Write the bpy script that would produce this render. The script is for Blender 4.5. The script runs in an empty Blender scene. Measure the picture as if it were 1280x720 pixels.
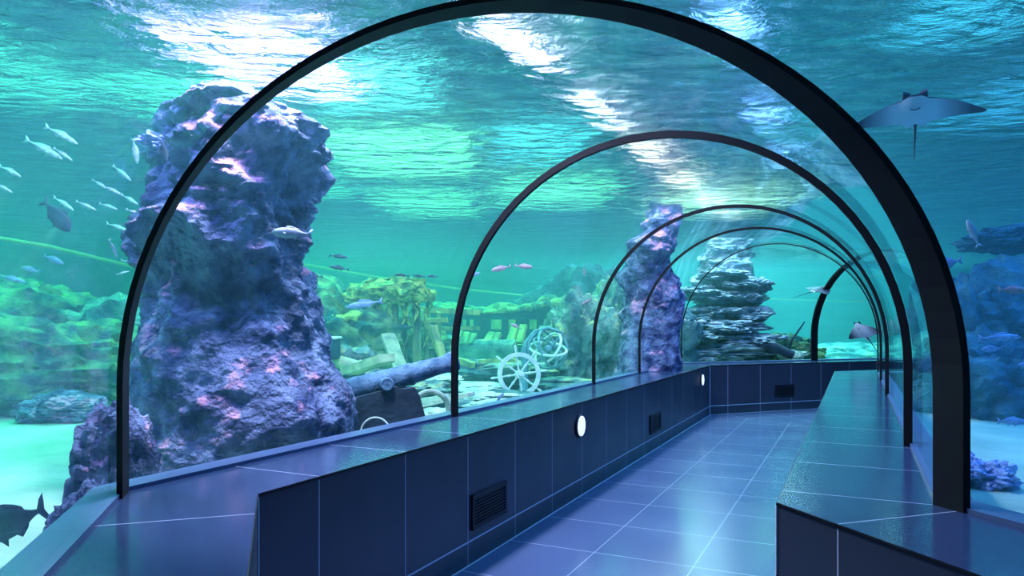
import bpy, bmesh, math, random
from mathutils import Vector, Matrix, noise
C = bpy.context.scene.collection
PI = math.pi
random.seed(7)
F = 893.0; EYE = 1.54; HY = 405.0

# ------------------------------------------------------------------ camera
cam_d = bpy.data.cameras.new('camera'); cam = bpy.data.objects.new('camera', cam_d); C.objects.link(cam)
cam.location = (0, 0, EYE); cam.rotation_euler = (PI/2, 0, 0)
cam_d.sensor_width = 36; cam_d.lens = F/1280*36; cam_d.shift_y = (HY-360)/1280
cam_d.clip_start = .05; cam_d.clip_end = 200
sc = bpy.context.scene; sc.camera = cam
# ------------------------------------------------------------------ render look
sc.view_settings.view_transform = 'Standard'; sc.view_settings.look = 'None'
sc.view_settings.gamma = 1; sc.view_settings.use_curve_mapping = False
sc.view_settings.exposure = 0.0
cy = sc.cycles
cy.max_bounces = 7; cy.diffuse_bounces = 2; cy.glossy_bounces = 4; cy.transmission_bounces = 4
cy.volume_bounces = 0; cy.transparent_max_bounces = 32
cy.sample_clamp_indirect = 3.0; cy.sample_clamp_direct = 12.0
cy.caustics_reflective = False; cy.caustics_refractive = False
# ------------------------------------------------------------------ world: the dim hall above the water
w = bpy.data.worlds.new('hall_light'); sc.world = w; w.use_nodes = True
w.node_tree.nodes['Background'].inputs[0].default_value = (.03, .26, .46, 1)
w.node_tree.nodes['Background'].inputs[1].default_value = .55
SURF = 3.2          # height of the water surface
SAND = .50

def hd(deg):        # unit heading vector, degrees clockwise from +Y
    a = math.radians(deg); return Vector((math.sin(a), math.cos(a), 0))
def at(x, y, Y):    # photo pixel -> point at depth Y
    return Vector(((x-640)/F*Y, Y, EYE-(y-HY)/F*Y))

# ------------------------------------------------------------------ lamps over the tank and added fill lights
def area(name, loc, size, power, col, target=None, spread=180):
    d = bpy.data.lights.new(name, 'AREA'); d.shape = 'RECTANGLE'; d.size, d.size_y = size
    d.energy = power; d.color = col; d.spread = math.radians(spread)
    o = bpy.data.objects.new(name, d); C.objects.link(o); o.location = loc
    if target is not None:
        o.rotation_euler = (Vector(target)-Vector(loc)).to_track_quat('-Z', 'Y').to_euler()
    return o
H2 = 25.7
area('tank_lamp_green', (-6.5, 8, 6.0), (6, 9), 2400, (.10, 1, .58), None, 130)
area('wreck_fill_light', (-2.0, 13.5, 6.4), (6, 6), 2600, (.24, 1, .56), None, 105)  # added fill light for general illumination around the wreck
for i, (px_, py_, sx_, sy_, pw_, cl_) in enumerate(((-7.6, 10, 2.2, 3.5, 85, (.10, .9, .55)), (-5.2, 12, 2.2, 4, 110, (.10, 1, .50)), (-2.2, 10.6, 2.0, 2.6, 70, (.14, .9, .8)), (-2.4, 15.2, 3.0, 4.2, 250, (.20, 1, .40)), (-6, 18, 3, 5, 180, (.10, 1, .44)),
        (.6, 14.2, 1.8, 3.2, 90, (.10, .8, .80)), (1.2, 20, 3.2, 5, 270, (.18, 1, .46)), (-2.6, 22, 3, 5, 240, (.16, 1, .42)), (6.5, 22, 4, 5, 420, (.5, 1, .55)), (5.4, 7.5, 1.6, 3, 45, (.06, .6, .9)), (8.6, 11, 2.4, 4, 80, (.06, .55, 1)), (-5.0, 6.2, 1.6, 2.6, 50, (.12, .9, .8)))):
    area('surface_fill_panel', (px_, py_, 5.0), (sx_, sy_), pw_, cl_)  # added light sheets, there to give the rippled surface coloured patches and gaps
area('tank_lamp_aqua', (6, 19, 5.6), (8, 6), 6500, (.28, .95, 1), None, 130)
area('tank_lamp_blue', (8, 5, 6.0), (6, 9), 2600, (.05, .26, 1), None, 130)
area('tank_lamp_violet', (-2.3, 3.3, 4.6), (.8, .8), 560, (.38, .32, 1), (-2.0, 4.6, 2))
area('rock_light_white', (-1.25, 4.1, 4.5), (.35, .35), 1000, (1, .76, .95), (-1.8, 4.6, 2.2))
area('tank_lamp_violet', (2.2, 10.4, 4.6), (.6, .6), 300, (.6, .45, 1), (2.2, 11.2, 2))
area('tank_lamp_glow', (-3.1, 8.8, 4.7), (1.8, 2.6), 480, (.46, .34, 1))
area('rock_light_white', (3.9, 13.7, 4.7), (1.2, .8), 750, (.55, .85, 1), (4.5, 15, 1.2))  # added fill, brightens the front of the layered rocks
p0 = Vector((-1.0, 4.6, 4.2)); h = hd(H2)
for k in range(7):
    p = p0+h*(k*2.5)
    o = area('tank_lamp_row', p, (.34, 1.7), 330, ((.62, .66, 1), (.75, .72, 1), (.8, .8, 1), (1, .86, .72), (1, .88, .75), (.85, .9, 1), (.8, .95, 1))[k])
    o.rotation_euler.z = -math.radians(H2)
for k in range(4):
    p = Vector((.9, 4.2, 4.2))+h*(k*2.8)
    o = area('tank_lamp_violet_row', p, (.22, 1.5), 230, (.20, .42, 1)); o.rotation_euler.z = -math.radians(H2)

# ------------------------------------------------------------------ materials
MATS = {}
def mat(name, col=(.5, .5, .5), rough=.6, spec=.5, metal=0, col2=None, scale=4, bump=0, bscale=None, detail=6, mix=(.35, .65), stretch=None, col3=None, s3=9, th3=(.58, .66), up3=0):
    m = bpy.data.materials.new(name); m.use_nodes = True; nt = m.node_tree; N = nt.nodes; L = nt.links
    b = N['Principled BSDF']; b.inputs['Base Color'].default_value = (*col, 1); b.inputs['Roughness'].default_value = rough
    b.inputs['Specular IOR Level'].default_value = spec; b.inputs['Metallic'].default_value = metal
    tc = N.new('ShaderNodeTexCoord'); src = tc.outputs['Object']
    if stretch:
        mp = N.new('ShaderNodeMapping'); mp.inputs['Scale'].default_value = stretch; L.new(src, mp.inputs[0]); src = mp.outputs[0]
    if col2:
        n = N.new('ShaderNodeTexNoise'); n.inputs['Scale'].default_value = scale; n.inputs['Detail'].default_value = detail; L.new(src, n.inputs['Vector'])
        r = N.new('ShaderNodeValToRGB'); r.color_ramp.elements[0].position, r.color_ramp.elements[1].position = mix
        r.color_ramp.elements[0].color = (*col, 1); r.color_ramp.elements[1].color = (*col2, 1)
        L.new(n.outputs['Fac'], r.inputs[0]); out = r.outputs[0]
        if col3:
            n3 = N.new('ShaderNodeTexNoise'); n3.inputs['Scale'].default_value = s3; n3.inputs['Detail'].default_value = 12; n3.inputs['Roughness'].default_value = .72; L.new(src, n3.inputs['Vector'])
            r3 = N.new('ShaderNodeMapRange'); r3.inputs[1].default_value, r3.inputs[2].default_value = th3; L.new(n3.outputs['Fac'], r3.inputs[0])
            f = r3.outputs[0]
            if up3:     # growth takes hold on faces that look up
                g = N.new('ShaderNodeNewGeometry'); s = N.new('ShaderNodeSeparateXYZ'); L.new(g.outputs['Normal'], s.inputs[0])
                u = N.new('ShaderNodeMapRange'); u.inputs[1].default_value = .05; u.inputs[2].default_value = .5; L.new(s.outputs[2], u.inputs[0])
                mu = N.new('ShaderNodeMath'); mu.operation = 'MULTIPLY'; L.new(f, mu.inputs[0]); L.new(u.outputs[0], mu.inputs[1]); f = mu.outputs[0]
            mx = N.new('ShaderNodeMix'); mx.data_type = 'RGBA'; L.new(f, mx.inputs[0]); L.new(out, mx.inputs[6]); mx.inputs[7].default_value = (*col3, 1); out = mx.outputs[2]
        L.new(out, b.inputs['Base Color'])
    if bump:
        n2 = N.new('ShaderNodeTexNoise'); n2.inputs['Scale'].default_value = bscale or scale*4; n2.inputs['Detail'].default_value = 8; L.new(src, n2.inputs['Vector'])
        bp = N.new('ShaderNodeBump'); bp.inputs['Strength'].default_value = 1; bp.inputs['Distance'].default_value = bump
        L.new(n2.outputs['Fac'], bp.inputs['Height']); L.new(bp.outputs[0], b.inputs['Normal'])
    MATS[name] = m; return m

def tile_mat(name, col, col2, rough, gw, gh, grout=(.45, .5, .62)):
    """slate tiles, one per UV unit, with pale grout; gw / gh = half grout width in UV units"""
    m = mat(name, col, rough, .5, 0, col2, 1.6, 0, 60, mix=(.3, .75)); nt = m.node_tree; N = nt.nodes; L = nt.links
    b = N['Principled BSDF']; uv = N.new('ShaderNodeUVMap'); s = N.new('ShaderNodeSeparateXYZ'); L.new(uv.outputs[0], s.inputs[0])
    fs = []
    for k, g in ((0, gw), (1, gh)):
        fr = N.new('ShaderNodeMath'); fr.operation = 'PINGPONG'; fr.inputs[1].default_value = .5; L.new(s.outputs[k], fr.inputs[0])
        lt = N.new('ShaderNodeMath'); lt.operation = 'LESS_THAN'; lt.inputs[1].default_value = g; L.new(fr.outputs[0], lt.inputs[0]); fs.append(lt)
    mx = N.new('ShaderNodeMath'); mx.operation = 'MAXIMUM'; L.new(fs[0].outputs[0], mx.inputs[0]); L.new(fs[1].outputs[0], mx.inputs[1])
    base = b.inputs['Base Color'].links[0].from_socket
    b.inputs['Specular IOR Level'].default_value = .8
    c = N.new('ShaderNodeMix'); c.data_type = 'RGBA'; L.new(mx.outputs[0], c.inputs[0]); L.new(base, c.inputs[6]); c.inputs[7].default_value = (*grout, 1)
    L.new(c.outputs[2], b.inputs['Base Color'])
    rn = N.new('ShaderNodeTexNoise'); rn.inputs['Scale'].default_value = 1.3; tc = N.new('ShaderNodeTexCoord'); L.new(tc.outputs['Object'], rn.inputs['Vector'])
    ra = N.new('ShaderNodeMapRange'); ra.inputs[3].default_value = rough*.7; ra.inputs[4].default_value = rough*1.4; L.new(rn.outputs[0], ra.inputs[0]); L.new(ra.outputs[0], b.inputs['Roughness'])
    return m

M_floor = tile_mat('floor_tile', (.085, .105, .22), (.10, .125, .25), .20, .0045, .0035)
M_ledge = tile_mat('ledge_tile', (.028, .05, .11), (.036, .062, .13), .15, .004, .0)
M_wall = tile_mat('wall_tile', (.018, .022, .040), (.028, .034, .06), .38, .004, .004)
mat('black_rubber', (.003, .003, .005), .6, .25)
mat('seal_strip', (.07, .11, .22), .35)
mat('pale_grout', (.50, .55, .66), .6)
mat('black_edge', (.004, .004, .006), .35)
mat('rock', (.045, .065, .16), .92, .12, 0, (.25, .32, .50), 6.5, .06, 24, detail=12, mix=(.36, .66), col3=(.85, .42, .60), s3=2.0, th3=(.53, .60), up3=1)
mat('rock_slate', (.09, .17, .26), .92, .12, 0, (.36, .48, .56), 5, .05, 20, detail=10, mix=(.36, .66))
mat('rock_teal', (.03, .10, .12), .9, .15, 0, (.20, .34, .30), 3.6, .06, 12, detail=10, mix=(.38, .66), col3=(.35, .42, .2), s3=3, th3=(.54, .62), up3=1)
mat('rock_blue', (.015, .06, .11), .9, .15, 0, (.09, .20, .24), 3.0, .06, 12, detail=10, mix=(.38, .68))
mat('rock_moss', (.02, .09, .09), .95, .1, 0, (.20, .36, .14), 4.0, .07, 12, detail=10, mix=(.4, .66))
mat('sand', (.34, .50, .40), .95, .1, 0, (.52, .68, .54), 1.6, .02, 7)
mat('tank_paint', (.02, .22, .26), .8, .2, 0, (.04, .36, .40), .35, .02, 2.5, stretch=(1, 1, 5))
mat('wood_moss', (.04, .12, .09), .9, .1, 0, (.30, .44, .16), 5, .02, 20, stretch=(1, 1, .3))
mat('wood_pale', (.18, .28, .20), .9, .1, 0, (.44, .56, .34), 6, .01, 25)
mat('wood_dark', (.012, .05, .08), .9, .1, 0, (.02, .10, .12), 5, .01, 25)
mat('iron', (.05, .12, .22), .8, .3, 0, (.16, .30, .46), 10, .012, 40)
mat('iron_dark', (.02, .035, .06), .85, .2, 0, (.035, .06, .09), 8, .008, 30)
mat('stone_pale', (.20, .32, .28), .95, .1, 0, (.50, .66, .56), 4, .02, 18)
mat('bronze_pale', (.45, .62, .60), .7, .3, 0, (.62, .78, .72), 8, .004, 40)
mat('bronze_teal', (.06, .20, .24), .7, .3, 0, (.14, .34, .38), 8, .004, 40)
mat('coral', (.22, .30, .70), .9, .1, 0, (.50, .60, .95), 9, .03, 30)
mat('fish_silver', (.26, .36, .44), .4, .6, .2, (.50, .60, .68), 9)
mat('fish_pink', (.30, .20, .26), .5, .5, .1, (.42, .32, .34), 9)
mat('fish_dark', (.015, .035, .06), .6, .3, 0, (.03, .07, .11), 7)
mat('fish_blue', (.12, .20, .42), .5, .5, 0, (.25, .34, .58), 8)
mat('eye_black', (.004, .004, .004), .2)
mat('ray_top', (.012, .014, .04), .6, .3, 0, (.03, .03, .08), 8)
mat('ray_tail', (.01, .014, .04), .6)
mat('vent_black', (.006, .008, .014), .5, .4)
mat('rope', (.26, .34, .14), .8)
mat('weed', (.08, .20, .08), .8, .1, 0, (.40, .56, .14), 9, .02, 30, mix=(.4, .6))
def emis(name, col, s):
    m = bpy.data.materials.new(name); m.use_nodes = True; b = m.node_tree.nodes['Principled BSDF']
    b.inputs['Base Color'].default_value = (*col, 1); b.inputs['Emission Color'].default_value = (*col, 1); b.inputs['Emission Strength'].default_value = s
    MATS[name] = m; return m
emis('lamp_white', (.80, .88, 1), 1.0)

def glass_mat():
    m = bpy.data.materials.new('acrylic'); m.use_nodes = True; nt = m.node_tree; N = nt.nodes; L = nt.links
    N.remove(N['Principled BSDF']); out = N['Material Output']
    t = N.new('ShaderNodeBsdfTransparent'); t.inputs[0].default_value = (.95, .985, .99, 1)
    g = N.new('ShaderNodeBsdfGlossy'); g.inputs['Roughness'].default_value = .015; g.inputs[0].default_value = (.8, .9, 1, 1)
    f = N.new('ShaderNodeLayerWeight'); f.inputs[0].default_value = .5
    p = N.new('ShaderNodeMath'); p.operation = 'POWER'; p.inputs[1].default_value = 4.5; L.new(f.outputs['Facing'], p.inputs[0])
    pw = N.new('ShaderNodeMapRange'); pw.inputs[3].default_value = .010; pw.inputs[4].default_value = .38; L.new(p.outputs[0], pw.inputs[0])
    mx = N.new('ShaderNodeMixShader'); L.new(pw.outputs[0], mx.inputs[0]); L.new(t.outputs[0], mx.inputs[1]); L.new(g.outputs[0], mx.inputs[2])
    L.new(mx.outputs[0], out.inputs[0]); MATS['acrylic'] = m
glass_mat()

def surface_mat():
    m = bpy.data.materials.new('water_surface'); m.use_nodes = True; nt = m.node_tree; N = nt.nodes; L = nt.links
    N.remove(N['Principled BSDF']); out = N['Material Output']
    tc = N.new('ShaderNodeTexCoord')
    mp = N.new('ShaderNodeMapping'); mp.inputs['Rotation'].default_value = (0, 0, math.radians(-20)); mp.inputs['Scale'].default_value = (1, 1.7, 1); L.new(tc.outputs['Object'], mp.inputs[0])
    n1 = N.new('ShaderNodeTexNoise'); n1.inputs['Scale'].default_value = 3.6; n1.inputs['Detail'].default_value = 6; n1.inputs['Roughness'].default_value = .6; n1.inputs['Distortion'].default_value = .6; L.new(mp.outputs[0], n1.inputs['Vector'])
    b = N.new('ShaderNodeBump'); b.inputs['Strength'].default_value = 1; b.inputs['Distance'].default_value = .42
    n2 = N.new('ShaderNodeTexNoise'); n2.inputs['Scale'].default_value = 1.1; n2.inputs['Detail'].default_value = 3; L.new(mp.outputs[0], n2.inputs['Vector'])
    sm = N.new('ShaderNodeMath'); sm.operation = 'MULTIPLY_ADD'; sm.inputs[1].default_value = 1.6; L.new(n2.outputs[0], sm.inputs[0]); L.new(n1.outputs[0], sm.inputs[2]); L.new(sm.outputs[0], b.inputs['Height'])
    t = N.new('ShaderNodeBsdfTransparent'); t.inputs[0].default_value = (.9, 1, 1, 1)
    r = N.new('ShaderNodeBsdfRefraction'); r.inputs['IOR'].default_value = 1.07; r.inputs['Roughness'].default_value = .02; L.new(b.outputs[0], r.inputs['Normal'])
    g = N.new('ShaderNodeBsdfGlossy'); g.inputs['Roughness'].default_value = .08; g.inputs[0].default_value = (.85, 1, 1, 1); L.new(b.outputs[0], g.inputs['Normal'])
    tr = N.new('ShaderNodeMixShader'); tr.inputs[0].default_value = .55; L.new(t.outputs[0], tr.inputs[1]); L.new(r.outputs[0], tr.inputs[2])
    f = N.new('ShaderNodeFresnel'); f.inputs[0].default_value = 1.33; L.new(b.outputs[0], f.inputs['Normal'])
    fm = N.new('ShaderNodeMapRange'); fm.inputs[3].default_value = .08; fm.inputs[4].default_value = .55; L.new(f.outputs[0], fm.inputs[0])
    mx = N.new('ShaderNodeMixShader'); L.new(fm.outputs[0], mx.inputs[0]); L.new(tr.outputs[0], mx.inputs[1]); L.new(g.outputs[0], mx.inputs[2])
    L.new(mx.outputs[0], out.inputs[0]); MATS['water_surface'] = m
surface_mat()

def water_vol():
    m = bpy.data.materials.new('tank_water'); m.use_nodes = True; nt = m.node_tree; N = nt.nodes; L = nt.links
    N.remove(N['Principled BSDF']); out = N['Material Output']
    s = N.new('ShaderNodeVolumeScatter'); s.inputs['Color'].default_value = (.25, .95, 1, 1); s.inputs['Density'].default_value = .025; s.inputs['Anisotropy'].default_value = .0
    a = N.new('ShaderNodeVolumeAbsorption'); a.inputs['Color'].default_value = (.15, .94, .93, 1); a.inputs['Density'].default_value = .085
    ad = N.new('ShaderNodeAddShader'); L.new(s.outputs[0], ad.inputs[0]); L.new(a.outputs[0], ad.inputs[1]); L.new(ad.outputs[0], out.inputs['Volume'])
    MATS['tank_water'] = m
water_vol()

# ------------------------------------------------------------------ object helpers
def link(name, me, m=None, parent=None, label=None, cat=None, group=None, kind=None, smooth=False):
    o = bpy.data.objects.new(name, me); C.objects.link(o)
    if m: me.materials.append(MATS[m] if isinstance(m, str) else m)
    if smooth: me.polygons.foreach_set('use_smooth', [True]*len(me.polygons)); me.set_sharp_from_angle(angle=math.radians(50))
    if parent: o.parent = parent
    tag(o, label, cat, group, kind); return o
def tag(o, label=None, cat=None, group=None, kind=None):
    if label: o['label'] = label
    if cat: o['category'] = cat
    if group: o['group'] = group
    if kind: o['kind'] = kind
def obj(name, bm, m, parent=None, **k):
    me = bpy.data.meshes.new(name); bmesh.ops.recalc_face_normals(bm, faces=bm.faces[:]); bm.to_mesh(me); bm.free()
    return link(name, me, m, parent, **k)
def empty(name, loc=(0, 0, 0), rz=0, **k):
    o = bpy.data.objects.new(name, None); C.objects.link(o); o.location = loc; o.rotation_euler.z = rz; tag(o, **k); return o
def dup(root, **k):
    r = root.copy(); C.objects.link(r)
    for ch in root.children:
        c = ch.copy(); C.objects.link(c); c.parent = r
    for key in ('label', 'group'):
        if key in r: del r[key]
    tag(r, **k); return r
def box(bm, c, s, rot=None):
    r = bmesh.ops.create_cube(bm, size=1); M = Matrix.Translation(c) @ (rot.to_4x4() if rot else Matrix()) @ Matrix.Diagonal((*s, 1))
    bmesh.ops.transform(bm, matrix=M, verts=r['verts']); return r['verts']
def tube(bm, pts, rad, n=10, cap=True, closed=False):
    """swept tube through pts; rad number or list"""
    pts = [Vector(p) for p in pts]; rings = []
    rads = rad if isinstance(rad, (list, tuple)) else [rad]*len(pts); N = len(pts)
    up = None
    for i, p in enumerate(pts):
        a = pts[(i-1) % N] if (closed or i) else p; b = pts[(i+1) % N] if (closed or i < N-1) else p
        t = (b-a).normalized()
        if up is None: up = t.orthogonal().normalized()
        up = (up-t*up.dot(t)).normalized(); s = t.cross(up)
        rings.append([bm.verts.new(p+(up*math.cos(q)+s*math.sin(q))*rads[i]) for q in (2*PI*j/n for j in range(n))])
    for i in range(N if closed else N-1):
        A, B = rings[i], rings[(i+1) % N]
        for j in range(n): bm.faces.new((A[j], A[(j+1) % n], B[(j+1) % n], B[j]))
    if cap and not closed:
        bm.faces.new(rings[0][::-1]); bm.faces.new(rings[-1])
def ring(bm, c, R, r, ax=Vector((0, 0, 1)), n=36, m=8, arc=1.0, start=0, sq=1):
    ax = Vector(ax).normalized(); u = ax.orthogonal().normalized(); v = ax.cross(u); c = Vector(c)
    k = n if arc == 1.0 else int(n*arc)+1
    pts = [c+(u*math.cos(q)+v*math.sin(q))*R for q in (start+2*PI*arc*i/(k if arc == 1.0 else k-1) for i in range(k))]
    tube(bm, pts, r, m, closed=arc == 1.0)

# ------------------------------------------------------------------ tunnel path: three straight runs, mitred
B1 = Vector((.015, 2.875, 0)); B2 = Vector((4.08, 11.325, 0)); H1, H3 = -18.0, 67.5
B0 = B1-hd(H1)*7.0; B3 = B2+hd(H3)*9.0
PATH = [B0, B1, B2, B3]; HEAD = [H1, H2, H3]
def perp(h): v = hd(h); return Vector((v.y, -v.x, 0))
def off(i, d):      # path vertex i offset d to the right with mitre
    if i == 0: return PATH[0]+perp(H1)*d
    if i == 3: return PATH[3]+perp(H3)*d
    h = (HEAD[i-1]+HEAD[i])/2; c = math.cos(math.radians((HEAD[i]-HEAD[i-1])/2)); return PATH[i]+perp(h)*(d/c)
R = 1.5275; ED = .965; EDL = .99; EDR = .955
E = lambda side: EDL if side < 0 else EDR
LZ = .84; LEG = .45
def profile(r, n=26, z0=LZ, extra=0):   # (across, z) from left foot over the crown to right foot
    P = [(-r, z0), (-r, z0+LEG*.5)]
    P += [(-r*math.cos(PI*i/n), LZ+LEG+r*math.sin(PI*i/n)) for i in range(n+1)]
    return P+[(r, z0+LEG*.5), (r, z0)]
def sec(i, s, prof):    # cross-section of run i: s None/0 = its start vertex, 1 = end vertex, else metres along
    out = []
    for d, z in prof:
        if s == 'a': p = off(i, d)
        elif s == 'b': p = off(i+1, d)
        else: p = None
        if p is None:   # measured along the left glass line
            base = off(i, -R) if i else off(1, -R)
            p = base+hd(HEAD[i])*s+perp(HEAD[i])*(d+R)
        out.append(Vector((p.x, p.y, z)))
    return out
def quad_uv(name, quads, m, **k):
    """quads: list of (4 points, 4 uvs)"""
    bm = bmesh.new(); uvl = bm.loops.layers.uv.new('UVMap')
    for P, U in quads:
        f = bm.faces.new([bm.verts.new(p) for p in P])
        for l, u in zip(f.loops, U): l[uvl].uv = u
    me = bpy.data.meshes.new(name); bm.to_mesh(me); bm.free(); return link(name, me, m, **k)
# floor: grout every .7 m along, .64 m across
def strip(i, d0, d1, z0, z1, s_off, ulen, v0, v1):
    """quad of run i between offsets d0 (at z0) and d1 (at z1); u runs along in tiles"""
    A0, A1, Bq0, Bq1 = off(i, d0), off(i, d1), off(i+1, d0), off(i+1, d1); hv = hd(HEAD[i])
    org = off(i, -EDL) if i else off(1, -EDL)
    u = lambda p: ((p-org).dot(hv)-s_off)/ulen
    P = [Vector((p.x, p.y, z)) for p, z in ((A0, z0), (A1, z1), (Bq1, z1), (Bq0, z0))]
    return P, [(u(A0), v0), (u(A1), v1), (u(Bq1), v1), (u(Bq0), v0)]
fl = []
for i in range(3):
    vv = lambda d: (d+ED-.61)/.66
    fl.append(strip(i, -EDL, EDR, 0, 0, .28, .7, vv(-EDL), vv(EDR)))
quad_uv('floor', fl, M_floor, kind='structure')
quad_uv('wall_left', [strip(i, -EDL, -EDL, LZ-.012, 0, .375, .7, (LZ-.012-.15)/1.4, -.15/1.4) for i in range(3)], M_wall, kind='structure')
quad_uv('wall_right', [strip(i, EDR, EDR, 0, LZ-.012, .30, .7, -.15/1.4, (LZ-.012-.15)/1.4) for i in range(3)], M_wall, kind='structure')
# ledges: tile tops with a dark edge profile, each continuous
for side, nm, so in ((-1, 'trim_1', .375), (1, 'trim_2', .30)):
    q = []
    for i in range(3):
        q.append(strip(i, side*E(side), side*(R-.01), LZ, LZ, so, .7, .1, .9))
    quad_uv(nm, q, M_ledge, kind='structure', label='dark slate tiled ledge top along the %s side of the walkway' % ('left' if side < 0 else 'right'))
    bm = bmesh.new()
    for i in range(3):      # black edge strip under the ledge tiles
        P = [off(i, side*(E(side)-.004)), off(i+1, side*(E(side)-.004)), off(i+1, side*(E(side)+.02)), off(i, side*(E(side)+.02))]
        vs = [bm.verts.new((p.x, p.y, z)) for z in (LZ-.014, LZ-.001) for p in P]
        for f in ((0, 1, 2, 3), (4, 5, 6, 7), (0, 1, 5, 4), (1, 2, 6, 5), (2, 3, 7, 6), (3, 0, 4, 7)): bm.faces.new([vs[j] for j in f])
    obj('trim_%d' % (3 if side < 0 else 4), bm, 'black_edge', kind='structure')
    bm = bmesh.new()
    for i in range(3):      # pale seal under the acrylic
        P = [off(i, side*(R-.015)), off(i+1, side*(R-.015)), off(i+1, side*(R+.115)), off(i, side*(R+.115))]
        for z0, z1 in ((LZ-.01, LZ+.018),):
            vs = [bm.verts.new((p.x, p.y, z)) for z in (z0, z1) for p in P]
            for f in ((0, 1, 2, 3), (4, 5, 6, 7), (0, 1, 5, 4), (1, 2, 6, 5), (2, 3, 7, 6), (3, 0, 4, 7)): bm.faces.new([vs[j] for j in f])
    obj('trim_%d' % (5 if side < 0 else 6), bm, 'seal_strip', kind='structure')
    bm = bmesh.new()
    for i in range(3):      # plinth wall on the tank side
        a, b = off(i, side*(R+.115)), off(i+1, side*(R+.115))
        bm.faces.new([bm.verts.new(v) for v in ((a.x, a.y, 0), (b.x, b.y, 0), (b.x, b.y, LZ), (a.x, a.y, LZ))])
    obj('wall_plinth_%s' % ('left' if side < 0 else 'right'), bm, 'black_edge', kind='structure')
for nm, idx, p in (('wall_back', 0, PATH[0]), ('wall_end', 3, PATH[3])):
    bm = bmesh.new(); pr = [(d, z) for d, z in profile(R+.1)]
    pr = [(-R-.1, 0)]+pr+[(R+.1, 0)]
    bm.faces.new([bm.verts.new((off(idx, d).x, off(idx, d).y, z)) for d, z in pr]); obj(nm, bm, 'black_edge', kind='structure')

for side, nm in ((-1, 'baseboard_left'), (1, 'baseboard_right')):    # pale grout joint where floor meets wall, and corner joints
    bm = bmesh.new()
    for i in range(3):
        q = [off(i, side*E(side)), off(i+1, side*E(side)), off(i+1, side*(E(side)-.010)), off(i, side*(E(side)-.010))]
        vs = [bm.verts.new((p.x, p.y, z)) for z in (.0005, .003) for p in q]
        for f in ((0, 1, 2, 3), (4, 5, 6, 7), (0, 1, 5, 4), (1, 2, 6, 5), (2, 3, 7, 6), (3, 0, 4, 7)): bm.faces.new([vs[j] for j in f])
    for i in (1, 2):
        p = off(i, side*(E(side)-.001)); box(bm, (p.x, p.y, LZ/2-.008), (.009, .009, LZ-.016))
    obj(nm, bm, 'pale_grout', kind='structure')

# acrylic panels: solid shells between the arches
def shell(secs_in, secs_out):
    bm = bmesh.new(); a = [[bm.verts.new(v) for v in s] for s in secs_in]; b = [[bm.verts.new(v) for v in s] for s in secs_out]
    n = len(a[0])
    for L_, flip in ((a, 0), (b, 1)):
        for k in range(len(L_)-1):
            for j in range(n-1):
                q = (L_[k][j], L_[k+1][j], L_[k+1][j+1], L_[k][j+1]); bm.faces.new(q if flip else q[::-1])
    for k in (0, len(a)-1):
        for j in range(n-1): bm.faces.new((a[k][j], a[k][j+1], b[k][j+1], b[k][j]))
    for k in range(len(a)-1):
        for j in (0, n-1): bm.faces.new((a[k][j], a[k+1][j], b[k+1][j], b[k][j]))
    return bm
PI_, PO = profile(R, 110), profile(R+.06, 110)
S2 = [('a'), 2.7, 5.9, 7.85, 'b']
panels = [(0, 'a', 'b')]+[(1, S2[k], S2[k+1]) for k in range(4)]+[(2, 'a', 3.05), (2, 3.05, 'b')]
for n_, (i, a, b) in enumerate(panels):
    o = obj('window_%d' % (n_+1), shell([sec(i, a, PI_), sec(i, b, PI_)], [sec(i, a, PO), sec(i, b, PO)]), 'acrylic', kind='structure', smooth=True)

# black joint arches
def arch(i, s, width, th, label, back=None):
    """band of given width along the run, radial thickness th, set inside the acrylic"""
    a = sec(i, s, profile(R-.002, 40)); c = sec(i, s, profile(R-.002-th, 40)); v = hd(HEAD[i] if back is None else back)
    bm = shell([[p-v*width/2 for p in c], [p+v*width/2 for p in c]], [[p-v*width/2 for p in a], [p+v*width/2 for p in a]])
    return obj('joint_arch', bm, 'black_rubber', label=label, cat='arch', smooth=False)
A = sec(1, 'a', profile(R-.002, 48)); Cc = sec(1, 'a', profile(R-.026, 48)); v = -hd(H1)*.13
obj('joint_arch', shell([[p+v for p in Cc], Cc], [[p+v for p in A], A]), 'black_rubber', label='wide black arch band nearest the camera, framing the tunnel', cat='arch')
arch(1, 2.7, .035, .045, 'second black joint arch, over the ledge right of the cannon')
arch(1, 5.9, .03, .035, 'third black joint arch, standing right of the ship wheel')
arch(1, 7.85, .03, .03, 'fourth black joint arch, in front of the far violet rock column')
arch(1, 'b', .012, .016, 'thin fifth arch at the far bend of the tunnel', back=(H2+H3)/2)
arch(2, 3.05, .15, .03, 'thick black arch seen past the far bend, beside the layered rocks')

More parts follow.
